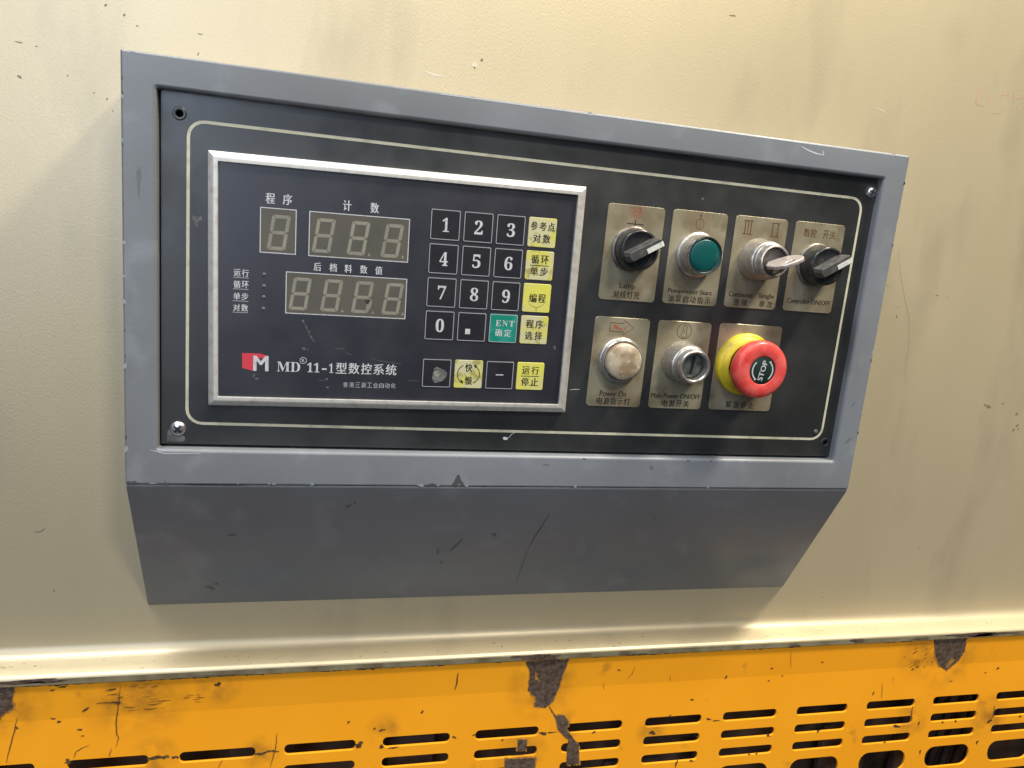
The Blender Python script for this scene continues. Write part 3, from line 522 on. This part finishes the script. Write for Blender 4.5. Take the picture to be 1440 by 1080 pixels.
# switches ------------------------------------------------------------------
def sub(name, label):
    o = bpy.data.objects.new(name, None); COL.objects.link(o); o.parent = box; o['label'] = label; o.empty_display_size = .01; return o
def lat(name, m, parent, cu, cv, prof, seg=56, sm=40, cap=True):
    bm = nob(); lathe(bm, cu, cv, prof, seg, cap); return obj(name, bm, m, parent, sm)
def selector(cu, cv, ang, yk, label):
    s = sub('selector_switch', label)
    lat('collar', 'darksteel', s, cu, cv, [(15.0, PF), (15.0, PF - .9), (14.3, PF - 1.6), (13.4, PF - 1.8)])
    lat('knob', 'black', s, cu, cv, [(13.4, PF - 1.5), (13.3, yk + 3), (13.0, yk + .9), (12.6, yk + .25), (11.9, yk), (11.2, yk + .1), (10.9, yk + .7), (10.6, yk + 1.1), (4, yk + 1.15), (.3, yk + 1.15)])
    c, d = math.cos(ang), -math.sin(ang)
    def q(a, b, y): return P(cu + a * c - b * d, cv + a * d + b * c, y)
    bm = nob(); rings = []
    for y, l0, l1, w in ((yk + 1.4, -10.8, 11.4, 3.7), (yk - 4, -10.6, 12.0, 3.4), (yk - 7.6, -10.0, 12.6, 3.1), (yk - 8.3, -9.4, 12.2, 2.6)):
        rings.append([q(a, b, y) for a, b in ((l0, -w), (l1 - .8, -w), (l1, -w + .8), (l1, w - .8), (l1 - .8, w), (l0, w), (l0 - 1.2, w * .4), (l0 - 1.2, -w * .4))])
    loops(bm, rings, True, True); obj('lever', bm, 'lever', s, 25)
    bm = nob()      # white pointer insert over the far half and tip of the lever
    rings = []
    for a, yt, yb in ((1.0, yk - 8.55, yk - 8.0), (12.3, yk - 8.5, yk - 7.8), (13.1, yk - 7.8, yk - 7.0), (12.75, yk - 1.5, yk - 1.5)):
        rings.append([q(a, -.6, yt), q(a, 2.5, yt), q(a - .5 if a > 12 else a, 2.5, yb + .3), q(a - .5 if a > 12 else a, -.6, yb + .3)])
    loops(bm, rings, True, True); obj('pointer', bm, 'white', s, 30)
    return s
selector(193.6, 3.0, math.radians(30), -8.0, 'black selector knob with pale pointer on the Lamp plate')
selector(331.4, 2.4, math.radians(31), -9.5, 'black selector knob beside the key switch')
s = sub('push_button', 'round green push button in chrome ring')
lat('base', 'steel', s, 239.4, 2.7, [(14.9, PF), (14.9, PF - 2.5), (13.6, PF - 3.4), (13.4, -4.0), (12.9, -5.2)])
lat('chrome_ring', 'chrome', s, 239.4, 2.7, [(13.0, -4.6), (12.9, -7.4), (12.5, -8.2), (12.0, -8.3), (11.8, -7.6), (11.7, -5)], 56, 40, False)
lat('lens_rim', 'greenrim', s, 239.4, 2.7, [(11.75, -5.0), (11.65, -7.6), (11.2, -7.8), (10.6, -7.4), (10.5, -6)], 56, 40, False)
lat('lens', 'greenlens', s, 239.4, 2.7, [(10.5, -5.0), (10.5, -7.3), (10.3, -7.8), (9.6, -8.05), (6, -8.5), (2, -8.65), (.2, -8.65)], 56, 60)
s = sub('indicator_lamp', 'indicator lamp with worn ivory lens above Power On')
lat('base', 'steel', s, 193.6, 76.8, [(15.6, PF), (15.6, PF - 1.6), (15.0, PF - 2.4), (14.4, PF - 2.6), (14.3, PF - 3.6), (14.9, PF - 4.4), (14.8, 0.2), (14.0, -.6), (13.2, -.6), (12.6, .2), (12.5, 2)])
lat('lens', 'ivory', s, 193.6, 76.8, [(12.45, 2), (12.4, -3.2), (12.0, -4.4), (11.0, -5.1), (6, -5.5), (.2, -5.6)], 56, 60)
s = sub('keyless_lock_switch', 'metal lock switch with empty keyhole above Main Power plate')
cu, cv = 239.2, 75.8
lat('body', 'steel', s, cu, cv, [(14.6, PF), (14.4, PF - 1.5), (13.7, PF - 3), (13.5, -7), (13.2, -8.2), (12.4, -8.6), (12.3, -9.4), (11.6, -10), (11.5, -14.6), (11.1, -15.6), (10.5, -16), (9.6, -15.9), (9.0, -15.2), (8.9, -9), (8.8, -1)], 56, 35)
lat('lock_core', 'corepale', s, cu, cv, [(8.75, 0), (8.7, -8.2), (8.2, -8.8), (.2, -8.9)])
bm = nob(); bmesh.ops.create_cube(bm, size=1, matrix=Matrix.Translation(P(cu + 1.2, cv, -9.0)) @ Matrix.Rotation(math.radians(8), 4, 'Y') @ Matrix.Diagonal((.0018, .0008, .0125, 1))); obj('keyhole', bm, 'dark', s)
lk = sub('key_switch', 'metal key switch below the roman numerals')
ku, kv = 285.3, 2.3
lat('body', 'steel', lk, ku, kv, [(14.4, PF), (14.3, PF - 2), (13.7, PF - 4), (13.2, -4), (12.9, -8.2), (12.5, -9.2), (11.9, -9.5), (11.7, -10.2), (12.2, -10.8), (12.0, -12.2), (11.2, -12.8), (10.9, -16.2), (10.5, -17.2), (10.0, -17.5), (9.4, -17.3), (9.1, -16.4), (9.0, -12)], 56, 35)
lat('lock_core', 'lever', lk, ku, kv, [(8.95, -11), (8.9, -14.4), (8.3, -15.4), (7.4, -15.6), (7.2, -15.0), (.2, -14.9)])
s = sub('emergency_stop', 'red mushroom emergency stop button with yellow collar')
cu, cv = 287.4, 75.2
lat('collar', 'yellowp', s, cu, cv, [(22.0, PF), (22.0, PF - 2.6), (21.5, PF - 3.6), (20.6, PF - 4.0), (19.0, 0.2), (17.6, -1.2), (15.5, -1.6), (14.6, -1.0), (14.4, 1)])
lat('stem', 'dark', s, cu, cv, [(14.2, 1), (13.4, -5), (13.6, -10)])
lat('mushroom_head', 'red', s, cu, cv, [(13.3, -5.5), (16.8, -7.2), (19.2, -10.2), (19.9, -13.2), (19.85, -15.6), (19.3, -17.4), (18.2, -18.5), (16.5, -19.0), (10.2, -19.5), (9.8, -19.3), (9.7, -18.9), (.3, -18.9)], 64, 50)
dl = lat('stop_disc', 'stopdisc', s, cu, cv, [(9.6, -18.6), (9.6, -19.0), (9.3, -19.15), (.2, -19.2)])
flatobj('stop_lettering', 'white_print', s, lambda bm: text(bm, 'STOP', cu - 7.0, cv - 1.9, cu + 7.0, cv + 1.9, -19.26, .35, math.radians(80)))
flatobj('arc_arrow', 'white_print', s, lambda bm: [ribbon(bm, arc(cu, cv, 7.6, 132, 226, 16), .9, -19.25), ribbon(bm, arc(cu, cv, 7.6, -46, 48, 16), .9, -19.25), poly(bm, [(cu + 7.6 * math.cos(math.radians(a)) + dx, cv + 7.6 * math.sin(math.radians(a)) + dy) for a, dx, dy in ((130, -1, -.9), (130, 1.3, .2), (130, -.4, 1.2))], -19.27), poly(bm, [(cu + 7.6 * math.cos(math.radians(a)) + dx, cv + 7.6 * math.sin(math.radians(a)) + dy) for a, dx, dy in ((-48, 1, .9), (-48, -1.3, -.2), (-48, .4, -1.2))], -19.27)])

# the key in the lock: its bow is a flat plate standing out of the panel
key = thing('key', 'worn flat metal key standing in the key switch', 'key', (ku / 1000, -14.6 / 1000, -kv / 1000))
def bowpts():
    pts = []
    for k in range(40):
        a = 2 * math.pi * k / 40; c, s_ = math.cos(a), math.sin(a)
        pts.append((10.6 * math.copysign(abs(c) ** .85, c), 18 + 11.2 * math.copysign(abs(s_) ** .8, s_)))
    return pts
c = bpy.data.curves.new('bow', 'CURVE'); c.dimensions = '2D'; c.fill_mode = 'BOTH'; c.extrude = .0009; c.bevel_depth = .0003; c.bevel_resolution = 1
for pts in (bowpts(), [(3.6 * math.cos(2 * math.pi * k / 20), 24.0 + 2.4 * math.sin(2 * math.pi * k / 20)) for k in range(20)]):
    sp = c.splines.new('POLY'); sp.points.add(len(pts) - 1); sp.use_cyclic_u = True
    for q, (a, b) in zip(sp.points, pts): q.co = (a / 1000, b / 1000, 0, 1)
tmp = bpy.data.objects.new('bow', c); COL.objects.link(tmp); bpy.context.view_layer.update()
me = bpy.data.meshes.new_from_object(tmp.evaluated_get(bpy.context.evaluated_depsgraph_get())); bpy.data.objects.remove(tmp); bpy.data.curves.remove(c)
ka = math.radians(24); dx, dz = math.cos(ka), math.sin(ka)
for v in me.vertices: a, b, t = v.co; v.co = Vector((a * dx - t * dz, -b + .004, a * dz + t * dx))
link('bow', me, key, 'keymetal')
bm = nob()
bmesh.ops.create_cube(bm, size=1, matrix=Matrix.Translation(Vector((0, -.002, 0))) @ Matrix.Rotation(-ka, 4, 'Y') @ Matrix.Diagonal((.0088, .013, .0017, 1))); obj('blade', bm, 'keymetal', key)

# ------------------------------------------------------------------ numeric controller (sits in the panel a little askew)
TH = 0.0115
ctl = thing('numeric_controller', 'black membrane keypad controller with digit displays in a silver frame', 'controller', (0.04505, FF / 1000, -0.0416), -TH)
ORG = Vector((0, FF / 1000, 0))
HW, HH = 112.15, 73.5
BF = 0.0                                            # bezel front
bm = nob()
def rb(e, y, r=.6): return [P(*p, y) for p in rr(-HW + e, -HH + e, HW - e, HH - e, r, 3)]
loops(bm, [rb(0, FF + .05), rb(0, 2.2), rb(.6, 1.4), rb(3.2, BF + .05), rb(3.6, BF), rb(5.4, BF + .1, .8), rb(5.7, 2.0, .8)])
obj('bezel', bm, 'alu', ctl, 25)
MF = 1.6
bm = nob(); slab(bm, -HW + 5.5, -HH + 5.5, HW - 5.5, HH - 5.5, FF, MF, 1.0, .05); mem = obj('membrane', bm, 'membrane', ctl)
T = MF - .06
def dig(bm, cu, cv, h, w, y, sk=.15):
    t = h * .10; g = .16; W2, H2 = w / 2, h / 2
    def seg(pts): poly(bm, [(cu + a - sk * b, cv + b) for a, b in pts], y)
    seg([(-W2 + t * .5, -H2), (W2 - t * .5, -H2), (W2 - t * 1.1, -H2 + t), (-W2 + t * 1.1, -H2 + t)])
    seg([(-W2 + t * .5, H2), (W2 - t * .5, H2), (W2 - t * 1.1, H2 - t), (-W2 + t * 1.1, H2 - t)])
    seg([(-W2 + t * .6, 0), (-W2 + t + g, -t / 2), (W2 - t - g, -t / 2), (W2 - t * .6, 0), (W2 - t - g, t / 2), (-W2 + t + g, t / 2)])
    for sx in (-1, 1):
        for sy in (-1, 1):
            seg([(sx * W2, sy * (H2 - t * .45)), (sx * (W2 - t * .35), sy * (H2 - t * .12)), (sx * (W2 - t), sy * (H2 - t - g * .6)), (sx * (W2 - t), sy * (t / 2 + g)), (sx * (W2 - t / 2), sy * g), (sx * W2, sy * (t / 2))])
def display(a0, b0, w, h, digits, dh, dw, label, dots):
    bm = nob(); slab(bm, a0, b0, a0 + w, b0 + h, MF + .5, MF - .03, .3, .01, 2); o = obj('display_window', bm, 'window', ctl); o['label'] = label
    flatobj('window_outline', 'white_print', o, lambda bm: rim(bm, a0 - .1, b0 - .1, a0 + w + .1, b0 + h + .1, .5, T - .03, .2))
    for i, (ca, cb) in enumerate(digits):
        flatobj('digit', 'segment', o, lambda bm: [dig(bm, ca, cb, dh, dw, T)] + ([poly(bm, [(ca + dw / 2 + .4, cb + dh / 2), (ca + dw / 2 + 2.2, cb + dh / 2), (ca + dw / 2 + 1.3, cb + dh / 2 - 2)], T)] if i in dots else []))
    return o
display(-83.8, -44.7, 20.1, 25.8, [(-73.4, -30.9)], 20.2, 10.4, 'small display window with one unlit digit', ())
display(-56.4, -44.65, 58.6, 25.9, [(-47.9 + 20.1 * i, -31.1 + .05 * i) for i in range(3)], 20.0, 10.6, 'upper display window with three unlit digits', (1, 2))
dv = display(-68.9, -8.7, 71.2, 24.7, [(-60.6 + 18.25 * i, 4.0) for i in range(4)], 19.4, 10.4, 'lower display window with four unlit digits', (1, 2, 3))
flatobj('display_stain', 'print', dv, lambda bm: [poly(bm, rough_poly([(-22.8, 5.8), (-19.8, 4.9), (-19.4, 6.2), (-21.0, 8.2)], .8, .15), T - .04)])
flatobj('pale_chip', 'segment', dv, lambda bm: [poly(bm, rough_poly([(-19.4, 6.2), (-18.2, 5.2), (-18.6, 9), (-19.6, 11.6), (-21.4, 9.4)], .9, .2), T - .05)])
def L_(u, v):
    du, dv_ = u - 45.05, v - 41.6; return (du * math.cos(TH) - dv_ * math.sin(TH), du * math.sin(TH) + dv_ * math.cos(TH))
def cn(name, s, uv, w, h, m='white_print', bold=.28, y=T):
    def fn(bm):
        for ch, (u, v) in zip(s, uv): a, b = L_(u, v); text(bm, ch, a - w / 2, b - h / 2, a + w / 2, b + h / 2, y, bold)
    return flatobj(name, m, mem, fn)
cn('lettering', '程序', [(-33.9, -7.5), (-24.4, -7.7)], 5.2, 6.0)
cn('lettering', '计数', [(9.5, -7.6), (25.5, -7.7)], 5.0, 6.0)
cn('lettering', '后档料数值', [(-6.2, 29.5), (2.9, 29.3), (11.8, 29.3), (20.9, 29.1), (29.9, 29.0)], 4.4, 4.9, bold=.22)
for s_, v in zip(('运行', '循环', '单步', '对数'), (36.6, 43.3, 50.3, 57.0)):
    o = cn('lettering', s_, [(-51.2, v - .2), (-46.7, v - .25)], 3.9, 4.2, bold=.18)
    flatobj('underline', 'grey_print', mem, lambda bm: ribbon(bm, [L_(-53.4, v + 2.6), L_(-44.8, v + 2.5)], .35, T))
for v in (36.5, 43.3, 49.8, 56.7):
    a, b = L_(-36.3, v); bm = nob(); lathe(bm, a, b, [(1.25, MF + .2), (1.2, MF - .1), (.7, MF - .3), (.1, MF - .35)], 18); obj('status_led', bm, 'led', ctl, 60)
cn('system_lettering', '型数控系统', [(10.4 + 7.6 * i, 90.3 - .09 * i) for i in range(5)], 6.7, 6.9, bold=.3, m='white_print')
cn('maker_lettering', '香港三源工业自动化', [(13.4 + 3.66 * i, 100.6 - .06 * i) for i in range(9)], 3.0, 3.2, m='grey_print', bold=.1)
def tx(name, s, box4, m='white_print', bold=0, y=T):
    a0, b0 = L_(box4[0], box4[1]); a1, b1 = L_(box4[2], box4[3]); return flatobj(name, m, mem, lambda bm: text(bm, s, a0, b0, a1, b1, y, bold))
tx('model_lettering', BS('MD'), (-27.6, 88.0, -14.0, 93.8)); tx('model_lettering', BS('11') , (-10.0, 87.8, -2.6, 93.6))
tx('model_lettering', '-', (-1.2, 90.9, 1.6, 91.8)); tx('model_lettering', BS('1'), (3.0, 87.7, 5.6, 93.5))
a, b = L_(-12.4, 86.6)
flatobj('registered_mark', 'white_print', mem, lambda bm: [ribbon(bm, arc(a, b, 1.9, 0, 360, 22), .3, T), text(bm, 'R', a - .75, b - 1.0, a + .75, b + 1.0, T)])
flatobj('logo_block', 'logored', mem, lambda bm: [poly(bm, [L_(*p) for p in ((-47.6, 83.8), (-41.2, 83.6), (-41.2, 94.2), (-43.6, 93.8), (-47.4, 92.8))], T), poly(bm, [L_(*p) for p in ((-41.2, 83.6), (-37.2, 83.6), (-32.6, 84.9), (-32.7, 86.4), (-41.2, 86.4))], T - .01)])
tx('logo_letter', 'M', (-41.3, 85.0, -32.4, 94.2), 'white_print', .7, T - .05)
def scr(bm):
    for k in range(26):
        t = k / 25; u, v = -13.8 + 6.8 * t + random.uniform(-.6, .6), 62 + 12.4 * t + random.uniform(-.4, .4)
        p = L_(u, v); blob(bm, p[0], p[1], random.uniform(.2, .6), random.uniform(.2, .6), T, .5, 8)
    for p, a, c in (((-12, 79.3), 1.6, .8), ((-10.5, 79.6), .8, .6), ((2.6, 102.8), .7, .7), ((2, 97.4), .5, .5), ((-40.6, 97.0), .6, 1.1), ((-39, 99.0), 1, .5), ((146, 70.5), .8, 1.2)): q = L_(*p); blob(bm, q[0], q[1], a, c, T, .5, 10)
flatobj('scratch_mark', 'fadedgrey', mem, scr)
flatobj('hair_scratch', 'fadedgrey', mem, lambda bm: [ribbon(bm, [L_(*p) for p in pts], .25, T, True) for pts in ([(6, 78.4), (9, 78.2), (12.7, 78.2)], [(13, 80.6), (16.7, 81.8)], [(28, 83.3), (34, 84.8), (40, 85.2), (47, 86)], [(-3, 98.2), (0, 98.6), (2.8, 97.6)], [(52, 96.4), (58, 96.2)])])
# keys
KS = 18.25
def keypad(col, row, m, fn, label, outline=True, mm='white_print'):
    a0 = 14.8 + 20.53 * col + (.012 * 0); b0 = -52.15 + 20.65 * row if row < 4 else 40.35
    bm = nob(); slab(bm, a0, b0, a0 + KS, b0 + KS, MF + .3, MF - .28, 1.1 if not outline else .9, .2, 4)
    k = obj('key_pad', bm, m, ctl, 40); k['label'] = label
    kt = MF - .28 - .05
    if outline: flatobj('key_outline', 'grey_print', k, lambda bm: rim(bm, a0 + .15, b0 + .15, a0 + KS - .15, b0 + KS - .15, .42, kt, .9))
    if not outline: flatobj('wear_arc', 'weararc', k, lambda bm: ribbon(bm, arc(a0 + KS / 2 + random.uniform(-.5, .5), b0 + KS / 2 - .5, 6.4, 25, 150, 16), .55, kt + .02, True))
    if fn: flatobj('key_lettering', mm, k, lambda bm: fn(bm, a0 + KS / 2, b0 + KS / 2, kt))
    return k, a0 + KS / 2, b0 + KS / 2, kt
for i, (d, c, r) in enumerate([('1', 0, 0), ('2', 1, 0), ('3', 2, 0), ('4', 0, 1), ('5', 1, 1), ('6', 2, 1), ('7', 0, 2), ('8', 1, 2), ('9', 2, 2), ('0', 0, 3)]):
    keypad(c, r, 'keyblack', lambda bm, a, b, t: text(bm, BS(d), a - 2.6 + (.5 if d == '1' else 0) + .2, b - 4.2, a + 2.6 - (.5 if d == '1' else 0) + .2, b + 4.2, t, .08), 'black membrane key with digit ' + d)
keypad(1, 3, 'keyblack', lambda bm, a, b, t: poly(bm, rough_poly([(a - 4, b + 1.2), (a - .8, b + 1.2), (a - .8, b + 4.6), (a - 4, b + 4.6)], 1, .08), t), 'black membrane key with square point')
def two(l1, l2, bar=False, w=5.2, gap=6.4, h=5.4):
    def fn(bm, a, b, t):
        for s_, vb in ((l1, -3.9), (l2, 3.7)):
            n = len(s_); g = gap if n == 2 else 5.6
            for i, ch in enumerate(s_):
                x = a + g * (i - (n - 1) / 2); ww = w if n == 2 else 4.6
                text(bm, ch, x - ww / 2, b + vb - h / 2, x + ww / 2, b + vb + h / 2, t, .3)
        if bar: ribbon(bm, [(a - 6.2, b), (a + 6.0, b)], .45, t)
    return fn
keypad(3, 0, 'keyyellow', two('参考点', '对数'), 'worn yellow key marked with five characters', False, 'print')
keypad(3, 1, 'keyyellow', two('循环', '单步', True), 'worn yellow key with single step marking and bar', False, 'print')
keypad(3, 2, 'keyyellow2', lambda bm, a, b, t: [text(bm, ch, a + x - 2.6, b - 2.8, a + x + 2.6, b + 2.8, t, .3) for ch, x in (('编', -2.6), ('程', 3.4))], 'bright yellow key with two characters', False, 'print')
keypad(3, 3, 'keyyellow', two('程序', '选择'), 'pale yellow key with four characters beside the green key', False, 'print')
keypad(2, 3, 'keygreen', lambda bm, a, b, t: [text(bm, BS('ENT')[i], a - 5.2 + 4.4 * i, b - 5.2, a - 5.2 + 4.4 * i + 3.5, b - 1.4, t) for i in range(3)] + [text(bm, '确', a - 5.2, b + .4, a - .6, b + 5.2, t, .2), text(bm, '定', a + .8, b + .4, a + 5.4, b + 5.2, t, .2)], 'green ENT key', True)
k, a, b, t = keypad(0, 4, 'keyblack', None, 'black key with a pale worn-through patch')
flatobj('worn_patch', 'fadedgrey', k, lambda bm: poly(bm, rough_poly([(a - 1.6, b - 3.4), (a + 1.5, b - 3.6), (a + 4.8, b - 2.2), (a + 6.6, b - .4), (a + 6.0, b + 3.0), (a + 3.2, b + 5.4), (a - 1.2, b + 6.4), (a - 2.8, b + 3.6), (a - 2.4, b)], 1.2, .25), t))
flatobj('worn_spot', 'wornwhite', k, lambda bm: [blob(bm, a + .4, b + .2, 1.9, 2.1, t - .02, .25), ribbon(bm, [(a - .6, b - 4), (a + 1.4, b - 3)], .5, t - .02)])
k, a, b, t = keypad(1, 4, 'keyyellow', lambda bm, a, b, t: [text(bm, '快', a - 2.4, b - 7.0, a + 2.4, b - 1.6, t, .3), text(bm, '慢', a - 2.2, b + 1.4, a + 2.6, b + 6.8, t, .3), ribbon(bm, arc(a, b, 7.2, -60, 60, 14, 6.6), .5, t - .02), ribbon(bm, arc(a, b, 7.2, 120, 240, 14, 6.6), .5, t - .02), poly(bm, [(a + 3.0, b - 6.6), (a + 5.4, b - 5.8), (a + 4.0, b - 4.0)], t - .03), poly(bm, [(a - 3.0, b + 6.4), (a - 5.6, b + 5.2), (a - 4.0, b + 3.6)], t - .03)], 'yellow fast slow key with circular arrows', False, 'print')
k, a, b, t = keypad(2, 4, 'keyblack', lambda bm, a, b, t: ribbon(bm, [(a - 2.6, b - .2), (a + 2.4, b - .3)], .7, t), 'black key with minus sign')
keypad(3, 4, 'keyyellow2', two('运行', '停止', True), 'bright yellow run stop key with bar', False, 'print')
